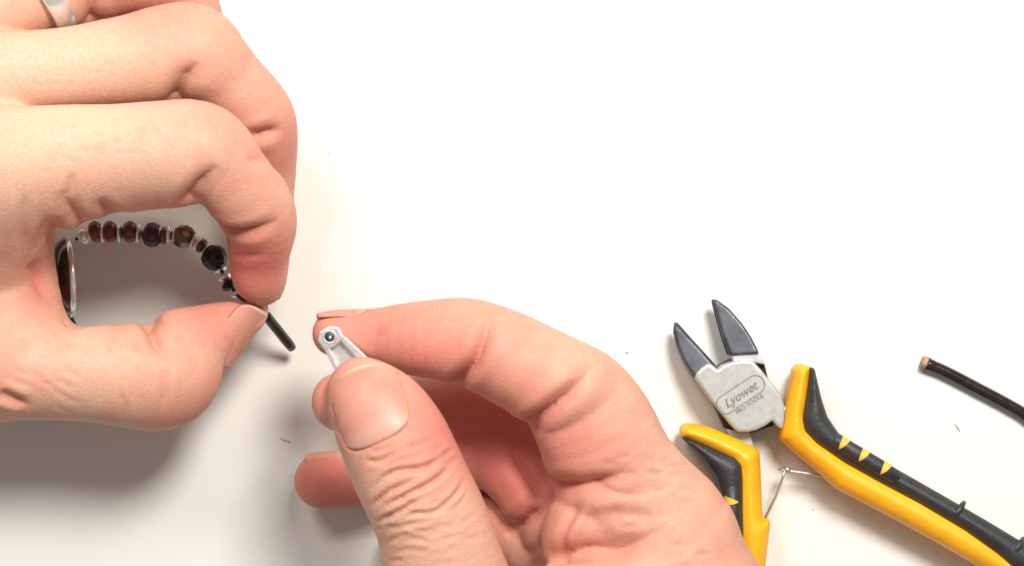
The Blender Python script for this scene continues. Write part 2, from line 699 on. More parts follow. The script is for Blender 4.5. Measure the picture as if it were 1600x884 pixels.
    S.bulge(110, 348, 1.0, 3.2)
    S.bulge(70, 445, -1.6, 5.0, 0.45)
    cr([(45, 412), (62, 430), (84, 466)], 0.5, 1.3, 0.4, 0.35)
    fo([(136, 502), (126, 506), (112, 506), (96, 498)], 1.4, 1.0)
    # thumb
    fo([(232, 504), (239, 520), (246, 537), (266, 566)], 2.4, 1.0)
    S.bulge(268, 492, 0.8, 3.5)
    S.bulge(215, 515, 0.3, 3.0)
    cr([(256, 566), (258, 600), (254, 645)], 0.30, 0.7, 0.4, 0.15)
    cr([(205, 520), (214, 548), (236, 566)], 0.28, 0.7, 0.4, 0.15)
    cr([(188, 610), (192, 635), (190, 660)], 0.2, 0.7, 0.4, 0.1)
    cr([(168, 512), (166, 540), (172, 560)], 0.16, 0.7, 0.4, 0.1)
    for k in range(22):
        x = r.uniform(-5, 110); y = r.uniform(510, 640); L = r.uniform(16, 40)
        cr([(x, y), (x + L * 0.5, y + L * 0.22), (x + L, y + L * 0.42)], 0.09, 0.45, 0.4, 0.08)
    cr([(-6, 612), (18, 622), (44, 632)], 0.8, 0.9, 0.5, 0.3)
    # nail fold of the thumb
    # colour: pink knuckles and fingertips, paler back of the hand
    for (x, y, rr, a) in ((230, 24, 6, 0.35), (410, 420, 8, 0.75), (372, 400, 6, 0.4), (440, 250, 8, 0.5), (300, 490, 7, 0.35),
                          (345, 190, 6, 0.18), (270, 640, 6, 0.2), (60, 90, 18, -0.6), (20, 200, 16, -0.5), (200, 200, 12, -0.25), (200, 70, 12, -0.25), (100, 590, 14, -0.2), (150, 560, 12, -0.15),
                          (330, 310, 6, 0.2), (20, 560, 10, 0.1), (360, 500, 6, 0.45), (220, 0, 9, 0.55), (130, 330, 7, 0.25)):
        S.tint(x, y, rr, a)
    fo([(144, 34), (146, 14), (147, -6), (146, -30)], 2.0, 1.0, 0.25)
    h = S.build('hand', SKIN)
    tag(h, 'hand with a silver ring pinching the beaded bracelet cord between thumb and index finger', 'hand')
    # nails (the thumb's shows edge-on, the others face away)
    a = P(414, 492, 17) - P(360, 566, 18)
    nail(h, P(383, 531, 19.6), a, (0.66, -0.58, 0.48), 9.4, 12.2, 0.95, 0.03)
    nail(h, P(440, 420, 16.5), P(437, 470, 15) - P(460, 350, 23), (0.70, 0.05, -0.75), 8.5, 9.5, 0.8, S=S)
    nail(h, P(455, 308, 9), (0.1, -1, -0.25), (0.85, 0.05, -0.5), 8.5, 9.5, 0.8)
    return h


def build_clasp_hand():
    """right hand: comes in from the lower right, holding the cord end between thumb and index"""
    S = Sculpt((-44, -190, -1), (112, 2, 66), VOX)
    index = S.chain([(1030, 850, 24.2, 125), (1003, 806, 25.2, 112), (962, 738, 27.2, 99), (932, 672, 29.2, 94), (908, 630, 30.2, 86), (886, 606, 33, 76),
                     (850, 588, 33, 75), (800, 562, 32, 73), (765, 545, 32, 70), (722, 531, 31, 66), (650, 529, 30, 58),
                     (585, 524, 29, 42), (548, 522, 28.5, 38), (524, 521, 28, 36)])
    middle = S.chain([(1010, 890, 14.5, 110), (955, 800, 15.5, 86), (890, 720, 12.5, 74), (835, 668, 9.5, 66), (770, 640, 9.5, 62), (700, 634, 11, 56),
                      (645, 636, 13, 50), (610, 640, 14, 44), (590, 645, 14.5, 40)])
    ring = S.chain([(985, 930, 12, 100), (905, 850, 14, 72), (842, 782, 15.5, 56), (806, 742, 14.5, 52), (766, 716, 11, 50), (690, 716, 8, 48),
                    (600, 738, 7.5, 46), (540, 748, 7.5, 45), (504, 750, 7.5, 44)])
    pinky = S.chain([(960, 980, 10.5, 90), (890, 900, 10.5, 66), (830, 850, 10.5, 52), (790, 820, 9.5, 48), (740, 815, 7.5, 44), (680, 830, 6.5, 42),
                     (640, 845, 6.5, 38)])
    thumb = S.chain([(760, 1060, 37, 118), (722, 975, 39, 104), (694, 890, 42, 96), (676, 820, 44, 89), (654, 770, 45, 87), (636, 732, 45, 87),
                     (617, 690, 45, 85), (598, 655, 44.5, 78), (580, 630, 44, 67), (566, 612, 43, 55)])
    # soft pulp of the thumb tip, showing beside the nail
    thumb = smin(thumb, S.chain([(600, 668, 41, 66), (552, 634, 38, 47), (533, 627, 37, 46)]), 1.6)
    palm = S.chain([(1015, 830, 23, 112), (1100, 1000, 24, 125), (1250, 1330, 25, 145)], sub=2)
    for c in ([(1010, 890, 14.5, 108), (1110, 1050, 18.5, 130), (1240, 1350, 24.5, 150)],
              [(985, 940, 12, 96), (1080, 1100, 14.5, 125), (1220, 1370, 22.5, 150)],
              [(955, 990, 10.5, 88), (1060, 1140, 15, 115), (1200, 1390, 22.5, 145)],
              [(760, 1060, 33, 115), (900, 1180, 31, 130), (1150, 1350, 25, 150)],
              [(1230, 1370, 22, 165), (1330, 1560, 25, 170), (1480, 1820, 27, 190)]):
        palm = smin(palm, S.chain(c, sub=3), 7.0)
    web = S.chain([(928, 838, 27, 82), (985, 862, 26, 100), (1060, 920, 24, 120)])
    web2 = S.chain([(1010, 950, 31, 95), (900, 960, 34, 84), (800, 1030, 35, 100)])
    palm = smin(palm, web2, 5.0)
    combine(S, palm, [(index, 3.0), (middle, 2.5), (ring, 2.5), (pinky, 2.5), (thumb, 5.0), (web, 2.2)], kf=0.9)
    cr = S.crease
    # thumb knuckle wrinkles
    W = [([(571, 720), (593, 719), (623, 705)], 0.40), ([(574, 706), (596, 703), (618, 694)], 0.25),
         ([(580, 763), (615, 737), (665, 728), (704, 705)], 0.75), ([(577, 792), (610, 767), (645, 754)], 0.6),
         ([(597, 794), (637, 772), (679, 750), (708, 724)], 0.85), ([(583, 818), (615, 803), (658, 780)], 0.55),
         ([(646, 804), (679, 799), (709, 775), (727, 748)], 0.6), ([(604, 831), (643, 818), (682, 811)], 0.3),
         ([(612, 748), (640, 738), (668, 736)], 0.25), ([(620, 846), (648, 842), (676, 846)], 0.18),
         ([(600, 850), (625, 838), (650, 834)], 0.18), ([(630, 700), (655, 694), (680, 684)], 0.2),
         ([(690, 800), (712, 790), (732, 768)], 0.25), ([(610, 866), (640, 858), (676, 862)], 0.15),
         ([(596, 730), (622, 720), (650, 716)], 0.2), ([(640, 826), (668, 828), (700, 816)], 0.18)]
    for pts, dp in W:
        cr(pts, dp * 0.95, 0.44 if dp > 0.3 else 0.38, 0.25, 0.12 + 0.28 * dp)
    r = np.random.default_rng(5)
    for k in range(30):                 # small crossing lines between the main wrinkles
        x = r.uniform(585, 715); y = 812 - 0.42 * (x - 585) + r.uniform(-70, 22); L = r.uniform(8, 24)
        cr([(x, y), (x + L * 0.5, y - L * 0.3 + r.uniform(-2, 2)), (x + L, y - L * r.uniform(0.2, 0.7))], r.uniform(0.08, 0.2), 0.36, 0.3, 0.08)
    for k in range(26):
        x = r.uniform(596, 730); y = r.uniform(805, 884); L = r.uniform(14, 34)
        cr([(x, y), (x + L * 0.5, y - 4), (x + L, y - r.uniform(2, 12))], 0.09, 0.4, 0.4, 0.08)
    # index finger joints
    fo = S.fold
    fo([(712, 600), (724, 586), (742, 562), (758, 522), (769, 486)], 2.4, 0.8)
    fo([(826, 662), (840, 652), (872, 630), (902, 603), (930, 568)], 2.3, 0.85)
    cr([(905, 590), (880, 612), (850, 632)], 0.2, 0.8, 0.3, 0.1)
    fo([(842, 748), (862, 757), (890, 760), (935, 754), (992, 732)], 2.3, 1.1, 0.25)
    fo([(796, 690), (815, 728), (838, 768), (848, 796)], 2.0, 1.0, 0.2, True)
    fo([(786, 836), (812, 820), (850, 790)], 2.2, 1.0, 0.2, True)
    fo([(930, 760), (960, 769), (990, 772), (1036, 770)], 0.9, 0.9, 0.1)
    cr([(939, 800), (986, 803), (1024, 809)], 0.6, 1.3, 0.4, 0.12)
    cr([(924, 783), (898, 832), (884, 866)], -0.45, 0.9, 0.5, 0.0)
    cr([(908, 790), (884, 836), (872, 866)], 0.25, 0.7, 0.3, 0.15)
    fo([(498, 676), (512, 664), (526, 668), (540, 690)], 0.5, 0.8, 0.1)
    fo([(862, 878), (890, 864), (927, 855), (967, 857), (1000, 844), (1040, 824)], 2.4, 1.2, 0.2)
    cr([(1000, 716), (1030, 722), (1056, 716)], 0.15, 0.6, 0.4, 0.08)
    for k in range(30):
        x = r.uniform(930, 1090); y = r.uniform(690, 884); L = r.uniform(16, 46)
        cr([(x, y), (x + L * 0.5, y + r.uniform(-3, 3)), (x + L, y - r.uniform(-4, 10))], 0.10, 0.45, 0.4, 0.06)
    for (x, y, am, w) in ((800, 605, 0.5, 4.0), (868, 700, 0.7, 4.5), (680, 565, 0.5, 4.5), (885, 820, 0.6, 4.0), (790, 560, 0.3, 4.0), (950, 800, 0.4, 4.0)):
        S.bulge(x, y, am, w)
    # nail groove of the thumb and side folds
    c0, c1 = S.surf(586, 688), S.surf(556, 596)
    c = S.surf(569, 629)
    thumbnail = (c, c1 - c0, (-0.22, 0.12, 1.0), 12.5, 14.2, 0.84, 0.16, 0.45, S)
    S.groove(nail(None, *thumbnail), 0.32, 0.45)
    cr([(556, 492), (566, 486), (584, 485)], 0.3, 0.5, 0.4, 0.2)
    S.tint(597, 516, 0.8, 0.8)
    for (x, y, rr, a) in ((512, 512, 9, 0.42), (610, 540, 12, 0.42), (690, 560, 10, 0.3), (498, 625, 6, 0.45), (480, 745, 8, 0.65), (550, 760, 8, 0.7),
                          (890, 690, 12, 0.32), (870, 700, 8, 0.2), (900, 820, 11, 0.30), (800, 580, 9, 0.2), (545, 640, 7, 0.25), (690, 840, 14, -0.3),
                          (640, 800, 10, -0.15), (1040, 760, 14, -0.1), (930, 560, 9, -0.15), (620, 640, 6, 0.2), (820, 700, 9, 0.8), (790, 780, 9, 0.6), (740, 640, 10, 0.85), (700, 690, 9, 0.85), (780, 650, 9, 0.5)):  # strong reds between the curled fingers: flushed skin plus the hollow's shade painted in
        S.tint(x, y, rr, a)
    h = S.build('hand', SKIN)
    tag(h, 'hand holding a small silver clasp end between wrinkled thumb and index fingertip', 'hand')
    nail(h, *thumbnail)

    def tip_nail(px, py, z, rpx, n, w, l):
        n = np.array(n, float) / np.linalg.norm(n)
        nail(h, P(px, py, z) + n * (R(rpx, z) + 0.1), (-1, 0.0, -0.05), n, w, l, 0.85, 0.08, S=S)
    tip_nail(538, 521, 28.3, 37, (0.0, 0.80, -0.60), 8.6, 10.0)
    tip_nail(514, 750, 7.6, 44, (-0.05, 0.97, -0.20), 8.0, 8.5)
    tip_nail(606, 645, 14.2, 42, (0.0, 0.40, -0.90), 8.6, 9.0)
    return h


build_beading_hand()
build_clasp_hand()


# ------------------------------------------------------------------ pliers, bracelet, clasp, cord
def to_mm(poly, z):
    return np.array([P(x, y, z)[:2] for x, y in poly])


def closed_smooth(pts, n=4):
    p = np.vstack([pts[-1:], pts, pts[:2]])
    out = []
    for i in range(1, len(p) - 2):
        for t in np.linspace(0, 1, n, endpoint=False):
            a, b, c, d = p[i - 1], p[i], p[i + 1], p[i + 2]
            out.append(0.5 * (2 * b + (c - a) * t + (2 * a - 5 * b + 4 * c - d) * t * t
                              + (3 * b - a - 3 * c + d) * t ** 3))
    return np.array(out)


def poly_sdf(X, Y, poly):
    d = np.full(X.shape, 1e9)
    inside = np.zeros(X.shape, bool)
    n = len(poly)
    for i in range(n):
        a, b = poly[i], poly[(i + 1) % n]
        e = b - a
        wx, wy = X - a[0], Y - a[1]
        t = np.clip((wx * e[0] + wy * e[1]) / (e @ e + 1e-12), 0, 1)
        d = np.minimum(d, (wx - t * e[0]) ** 2 + (wy - t * e[1]) ** 2)
        c = (a[1] > Y) != (b[1] > Y)
        with np.errstate(divide='ignore', invalid='ignore'):
            xi = a[0] + (Y - a[1]) * e[0] / (e[1] if abs(e[1]) > 1e-12 else 1e-12)
        inside ^= c & (X < xi)
    d = np.sqrt(d)
    return np.where(inside, -d, d)


def slab(name, poly, z0, z1, rr, mat, parent=None, h=0.3, zref=None, smooth=0, zfun=None):
    """rounded plate from a traced outline; zfun(X, Y) -> (z0, z1) lets the thickness vary"""
    pm = to_mm(poly, z1 if zref is None else zref)
    if smooth:
        pm = closed_smooth(pm, smooth)
    lo = np.array([pm[:, 0].min() - 1.2, pm[:, 1].min() - 1.2, z0 - 1.2])
    hi = np.array([pm[:, 0].max() + 1.2, pm[:, 1].max() + 1.2, z1 + 1.2])
    n = np.ceil((hi - lo) / h).astype(int) + 1
    X = lo[0] + np.arange(n[0]) * h
    Y = lo[1] + np.arange(n[1]) * h
    Z = lo[2] + np.arange(n[2]) * h
    XX, YY = np.meshgrid(X, Y, indexing='ij')
    d2 = poly_sdf(XX, YY, pm)
    if zfun:
        a, b = zfun(XX, YY)
    else:
        a, b = np.full_like(XX, z0), np.full_like(XX, z1)
    zc, hz = (a + b) / 2, (b - a) / 2
    w1 = d2[:, :, None] + rr
    w2 = np.abs(Z[None, None, :] - zc[:, :, None]) - hz[:, :, None] + rr
    d = np.minimum(np.maximum(w1, w2), 0) + np.sqrt(np.maximum(w1, 0) ** 2 + np.maximum(w2, 0) ** 2) - rr
    V, Q = surface_nets(d, lo, h)
    V = smooth_verts(V, Q, 2, 0.5)
    return mesh_np(name, V, Q, mat, parent)


def tube(name, pts, radii, mat, parent=None, seg=14, cap=True):
    pts = [np.array(p, float) for p in pts]
    n = len(pts)
    if np.isscalar(radii):
        radii = [radii] * n
    V, F = [], []
    up = np.array([0, 0, 1.0])
    for i in range(n):
        t = pts[min(i + 1, n - 1)] - pts[max(i - 1, 0)]
        t /= np.linalg.norm(t)
        s_ = np.cross(t, up)
        if np.linalg.norm(s_) < 1e-4:
            s_ = np.array([1.0, 0, 0])
        s_ /= np.linalg.norm(s_)
        u = np.cross(s_, t)
        for k in range(seg):
            a = 2 * math.pi * k / seg
            V.append((pts[i] + radii[i] * (math.cos(a) * s_ + math.sin(a) * u)) * MM)
    for i in range(n - 1):
        for k in range(seg):
            k2 = (k + 1) % seg
            F.append((i * seg + k, i * seg + k2, (i + 1) * seg + k2, (i + 1) * seg + k))
    if cap:
        F.append(tuple(range(seg))[::-1])
        F.append(tuple((n - 1) * seg + k for k in range(seg)))
    return mesh_obj(name, V, F, mat, parent)


def lathe(name, center, axis, profile, mat, parent=None, seg=28, facet=False):
    """profile: list of (along, radius) in mm about axis"""
    axis = np.array(axis, float); axis /= np.linalg.norm(axis)
    t = np.array([0, 0, 1.0]) if abs(axis[2]) < 0.9 else np.array([1.0, 0, 0])
    u = np.cross(axis, t); u /= np.linalg.norm(u)
    w = np.cross(axis, u)
    V, F = [], []
    for (l, r) in profile:
        for k in range(seg):
            a = 2 * math.pi * (k + 0.5) / seg
            V.append((np.array(center) + axis * l + r * (math.cos(a) * u + math.sin(a) * w)) * MM)
    m = len(profile)
    for i in range(m - 1):
        for k in range(seg):
            k2 = (k + 1) % seg
            F.append((i * seg + k, i * seg + k2, (i + 1) * seg + k2, (i + 1) * seg + k))
    if profile[0][1] > 1e-6:
        F.append(tuple(range(seg))[::-1]); F.append(tuple((m - 1) * seg + k for k in range(seg)))
    o = mesh_obj(name, V, F, mat, parent, smooth=not facet)
    bm = bmesh.new(); bm.from_mesh(o.data)
    bmesh.ops.remove_doubles(bm, verts=bm.verts, dist=1e-7)
    bmesh.ops.recalc_face_normals(bm, faces=bm.faces)
    bm.to_mesh(o.data); bm.free()
    return o


def ball_profile(r, half, n=12):
    return [(-half * math.cos(math.pi * i / n), max(1e-7, r * math.sin(math.pi * i / n))) for i in range(n + 1)]


STEEL = simple_mat('satin_steel', (0.50, 0.505, 0.485), 0.40, 0.45, 0.04, 500, 0.03, 2500)
BRIGHT = simple_mat('bright_ground_steel', (0.88, 0.88, 0.87), 0.25, 0.6, 0.03, 500)
BLADE = simple_mat('blackened_blade_steel', (0.050, 0.056, 0.072), 0.38, 0.3, 0.5, 180, 0.05, 900)
BLACKPAINT = simple_mat('black_oxide', (0.012, 0.011, 0.010), 0.5, 0.2, 0.2)
YELLOW = simple_mat('yellow_plastic', (0.85, 0.415, 0.012), 0.42, 0.0, 0.08, 70, 0.10, 900)
GRIP = simple_mat('black_rubber', (0.028, 0.028, 0.031), 0.46, 0.0, 0.25, 300, 0.25, 2600)
STRIPE = simple_mat('yellow_grip_mark', (0.74, 0.46, 0.06), 0.5, 0.0, 0.1)
INK = simple_mat('etched_mark', (0.19, 0.18, 0.165), 0.6, 0.0, 0.4, 1800)
SILVER = simple_mat('silver', (0.90, 0.89, 0.87), 0.22, 0.72, 0.06, 900, 0.1, 1500)
DARKHOLE = simple_mat('painted_hole_shade', (0.05, 0.05, 0.05), 0.5, 0.5, 0.2)  # dark colour standing in for the shade inside the eyelet hole
LEATHER = simple_mat('dark_leather_cord', (0.016, 0.011, 0.010), 0.24, 0.0, 0.4, 500, 0.15, 1100)
RAWEDGE = simple_mat('cut_leather', (0.42, 0.24, 0.165), 0.85, 0.0, 0.5, 1500, 0.6, 1800)


def etched_text(body, center, ang, height, z, shear, parent, bold=0.0):
    cu = bpy.data.curves.new('lettering', 'FONT')
    cu.body = body
    cu.size = height * MM
    cu.align_x = 'CENTER'
    cu.align_y = 'CENTER'
    cu.shear = shear
    cu.extrude = 0.00003
    cu.offset = bold
    tmp = bpy.data.objects.new('lettering', cu)
    C.objects.link(tmp)
    dg = bpy.context.evaluated_depsgraph_get()
    me = bpy.data.meshes.new_from_object(tmp.evaluated_get(dg))
    bpy.data.objects.remove(tmp)
    me.name = 'lettering'
    o = bpy.data.objects.new('lettering', me)
    C.objects.link(o)
    me.materials.clear()
    me.materials.append(INK)
    o.parent = parent
    c = P(center[0], center[1], z) * MM
    o.location = tuple(c)
    o.rotation_euler = (0, 0, ang)
    return o


def grip_mark(center, axis, r, side, slant, parent):
    """tapered yellow inlay wrapped round the raised pad, from its outer side over the top"""
    axis = np.array(axis, float); axis /= np.linalg.norm(axis)
    side = np.array(side, float); side -= axis * (side @ axis); side /= np.linalg.norm(side)
    if slant < 0:
        side = -side
    n, V, F = 14, [], []
    for i in range(n + 1):
        t = i / n
        ph = math.radians(8 + 122 * t)
        hw = 0.72 * (1 - t ** 2.2) + 0.05
        for rr_, sg in ((r + 0.07, -1), (r + 0.07, 1), (r - 0.25, 1), (r - 0.25, -1)):
            V.append((np.array(center) + axis * (sg * hw + slant * 0.35 * t) + rr_ * (math.cos(ph) * side + math.sin(ph) * np.array([0, 0, 1.0]))) * MM)
    for i in range(n):
        for k in range(4):
            k2 = (k + 1) % 4
            F.append((i * 4 + k, i * 4 + k2, (i + 1) * 4 + k2, (i + 1) * 4 + k))
    F += [(0, 1, 2, 3), tuple(n * 4 + k for k in (3, 2, 1, 0))]
    o = mesh_obj('grip_mark', V, F, STRIPE, parent, smooth=False)
    bm = bmesh.new(); bm.from_mesh(o.data)
    bmesh.ops.recalc_face_normals(bm, faces=bm.faces)
    bm.to_mesh(o.data); bm.free()
    return o


def build_pliers():
    root = thing('diagonal_pliers', 'open diagonal cutting pliers with yellow and black handles lying on the table', 'pliers',
                 loc=(0, 0, 0))
    tipl, basel = P(1055, 503, 6)[:2], P(1103, 582, 6)[:2]
    tipr, baser = P(1114, 467, 6)[:2], P(1163, 548, 6)[:2]

    def taper(tip, base, top):
        e = base - tip
        def f(X, Y):
            t = np.clip(((X - tip[0]) * e[0] + (Y - tip[1]) * e[1]) / (e @ e), -0.1, 1.2)
            return 4.2 - (0.9 + 2.9 * t), 4.6 + (0.7 + (top - 5.3) * t)
        return f
    # jaws
    j1 = slab('jaw', [(1055, 502), (1070, 519), (1094, 545), (1118, 573), (1112, 585), (1086, 592), (1069, 566), (1058, 540), (1053, 518)],
              0.5, 8.6, 0.45, BLADE, root, 0.22, 6.5, zfun=taper(tipl, basel, 8.3))
    j2 = slab('jaw', [(1113, 467), (1121, 468), (1140, 482), (1159, 504), (1172, 524), (1182, 544), (1184, 552), (1142, 556), (1138, 550), (1129, 525), (1120, 492)],
              0.5, 8.6, 0.45, BLADE, root, 0.22, 6.5, zfun=taper(tipr, baser, 8.0))
    # bevelled cutting edges
    for j, line in ((j1, [(1056, 505), (1078, 530), (1100, 554), (1116, 572)]), (j2, [(1114, 470), (1120, 494), (1129, 526), (1139, 552)])):
        tube('cutting_edge', [P(x, y, 4.6) for x, y in line], 0.35, BLADE, j)
    slab('joint_facet', [(1142, 549), (1151, 544), (1165, 541), (1183, 542), (1190, 555), (1197, 570), (1178, 566), (1160, 566), (1146, 566)],
         0.6, 7.6, 0.35, BRIGHT, root, 0.22)
    slab('lower_plate', [(1092, 588), (1146, 560), (1178, 559), (1195, 568), (1200, 590), (1221, 624), (1221, 656), (1206, 666), (1172, 677), (1148, 677),
                         (1133, 669), (1122, 643)], 0.5, 5.4, 0.4, BLACKPAINT, root, 0.25)
    plate = slab('joint_plate', [(1086, 590), (1089, 582), (1096, 574), (1107, 567), (1114, 570), (1122, 577), (1130, 570), (1143, 565), (1160, 562), (1177, 563),
                         (1190, 578), (1202, 593), (1213, 606), (1222, 619), (1226, 634), (1226, 655), (1223, 671), (1216, 667), (1207, 657), (1198, 664), (1184, 671), (1168, 675), (1152, 674),
                         (1141, 663), (1122, 639), (1104, 616)], 4.6, 9.2, 0.45, STEEL, root, 0.22)
    slab('tang', [(1134, 669), (1150, 672), (1172, 674), (1180, 700), (1178, 715), (1150, 705)], 0.8, 5.8, 0.4, STEEL, root, 0.25)
    slab('tang', [(1214, 640), (1226, 634), (1246, 640), (1246, 690), (1226, 684), (1221, 668)], 2.0, 7.6, 0.4, STEEL, root, 0.25)
    # maker's mark
    ang = math.radians(33.5)
    z = 9.27
    etched_text('Lyowet', (1157, 617), ang, 2.3, z, 0.35, plate, 0.00003)
    etched_text('PRO TOOLS', (1171, 631), ang, 1.08, z, 0.0, plate, 0.00001)
    cx, cy = 1157, 616
    caps = []
    hl, hr = 3.35, 1.72
    ca, sa = math.cos(ang), math.sin(ang)
    cc = P(cx, cy, z)
    for k in range(49):
        a = 2 * math.pi * k / 48
        x = hr * math.cos(a) + (hl if math.cos(a) >= 0 else -hl)
        y = hr * math.sin(a)
        caps.append(cc + np.array([x * ca - y * sa, x * sa + y * ca, -0.03]))
    tube('mark_outline', caps, 0.085, INK, plate, 8, False)
    # handles
    left = slab('handle', [(1065, 675), (1068, 667), (1076, 664), (1092, 665), (1112, 669), (1150, 685), (1184, 701), (1190, 709), (1192, 740), (1195, 806),
                           (1198, 813), (1208, 815), (1205, 840), (1200, 880), (1196, 950), (1185, 1060), (1160, 1160), (1130, 1160), (1150, 1050), (1156, 950), (1155, 884), (1152, 800), (1150, 735), (1143, 722), (1120, 710), (1066, 684)],
                0.6, 10.6, 3.6, YELLOW, root, 0.33)
    lg = slab('grip', [(1066, 685), (1090, 690), (1125, 705), (1152, 717), (1161, 727), (1163, 745), (1163, 800), (1165, 884), (1164, 960), (1152, 1060), (1128, 1150),
                       (1108, 1140), (1128, 1050), (1138, 950), (1136, 884), (1132, 830), (1129, 775), (1119, 745), (1096, 714)],
              0.3, 11.4, 2.4, GRIP, left, 0.33)
    pl = [P(x, y, z) for x, y, z in ((1141, 752, 9.4), (1143, 760, 10.2), (1145, 800, 10.3), (1147, 850, 10.3), (1149, 890, 10.2), (1149, 898, 9.4))]
    tube('grip_pad', pl, [0.5, 1.3, 1.45, 1.45, 1.3, 0.5], GRIP, lg)
    for (x, y) in ((1144.5, 780), (1146, 821), (1147.5, 861)):
        grip_mark(P(x, y, 10.3), pl[3] - pl[2], 1.45, (-1, 0, 0), 1, left)
    right = slab('handle', [(1243, 578), (1250, 570), (1262, 570), (1270, 574), (1268, 600), (1262, 650), (1266, 668), (1285, 688), (1330, 718), (1390, 750), (1450, 782), (1515, 820), (1570, 858), (1640, 905), (1740, 950),
                            (1735, 985), (1640, 950), (1590, 922), (1530, 886), (1470, 851), (1400, 813), (1345, 784), (1310, 766), (1280, 738), (1240, 705), (1223, 687), (1222, 676), (1228, 648), (1236, 612)],
                 0.6, 10.6, 3.6, YELLOW, root, 0.33)
    rg = slab('grip', [(1271, 573), (1276, 577), (1281, 600), (1287, 625), (1296, 652), (1313, 677), (1340, 695), (1400, 731), (1460, 765), (1500, 788), (1545, 814), (1600, 847), (1680, 895), (1750, 930),
                       (1742, 955), (1660, 915), (1585, 890), (1560, 866), (1510, 830), (1440, 788), (1380, 756), (1320, 722), (1275, 690), (1259, 673), (1256, 655), (1264, 612)],
              0.3, 11.4, 2.4, GRIP, right, 0.33)
    pad = tube('grip_pad', [P(x, y, z) for x, y, z in ((1298, 682, 10.2), (1306, 688, 10.6), (1340, 709, 10.7), (1370, 727, 10.7), (1398, 744, 10.6), (1405, 748, 10.2))],
               [0.5, 1.35, 1.5, 1.5, 1.4, 0.6], GRIP, rg)
    ax = P(1398, 744, 10.6) - P(1306, 688, 10.6)
    for (x, y) in ((1316, 694.5), (1347, 713.2), (1381, 733.6)):
        grip_mark(P(x, y, 10.68), ax, 1.49, (ax[1], -ax[0], 0), -1, right)
    for (x, y) in ((1497, 797), (1590, 853)):
        tube('grip_rib', [P(x + 9, y - 12, 8.8), P(x + 5, y - 6, 10.6), P(x - 3, y + 6, 10.9), P(x - 7, y + 12, 10.4)], [0.45, 0.6, 0.65, 0.35], GRIP, rg)
    # return spring wires
    wire = simple_mat('spring_wire', (0.55, 0.53, 0.50), 0.35, 0.8)
    tube('spring_wire', [P(1216, 732, 6.0), P(1232, 735, 6.2), P(1262, 739, 6.0), P(1300, 746, 5.6)], 0.24, wire, root, 10)
    tube('spring_wire', [P(1229, 729, 6.4), P(1222, 748, 6.0), P(1212, 775, 5.6), P(1194, 812, 5.0)], 0.24, wire, root, 10)
    lathe('spring_coil', P(1229, 733, 6.0), (0.2, 0, 1), [(-1.0, 1e-7), (-1.0, 0.5), (1.0, 0.5), (1.0, 1e-7)], wire, root, 12)
    return root


build_pliers()


def build_cord():
    root = thing('leather_cord', 'black leather cord with a pale cut end lying beside the pliers', 'cord')
    line = catmull([(1448, 568), (1480, 582), (1530, 608), (1575, 632), (1610, 655), (1700, 735), (1800, 860)], 8)
    pts = [P(x, y, 1.25) for x, y in line]
    rad = [1.32] + [1.22] * 2 + [1.15] * (len(pts) - 3)
    tube('cord', pts, rad, LEATHER, root, 20)
    a, b = P(1448, 568, 1.25), P(1439.5, 564.5, 1.2)
    tube('cut_end', [a, a * 0.4 + b * 0.6, b], [1.25, 1.3, 1.12], RAWEDGE, root, 20)
    return root


build_cord()


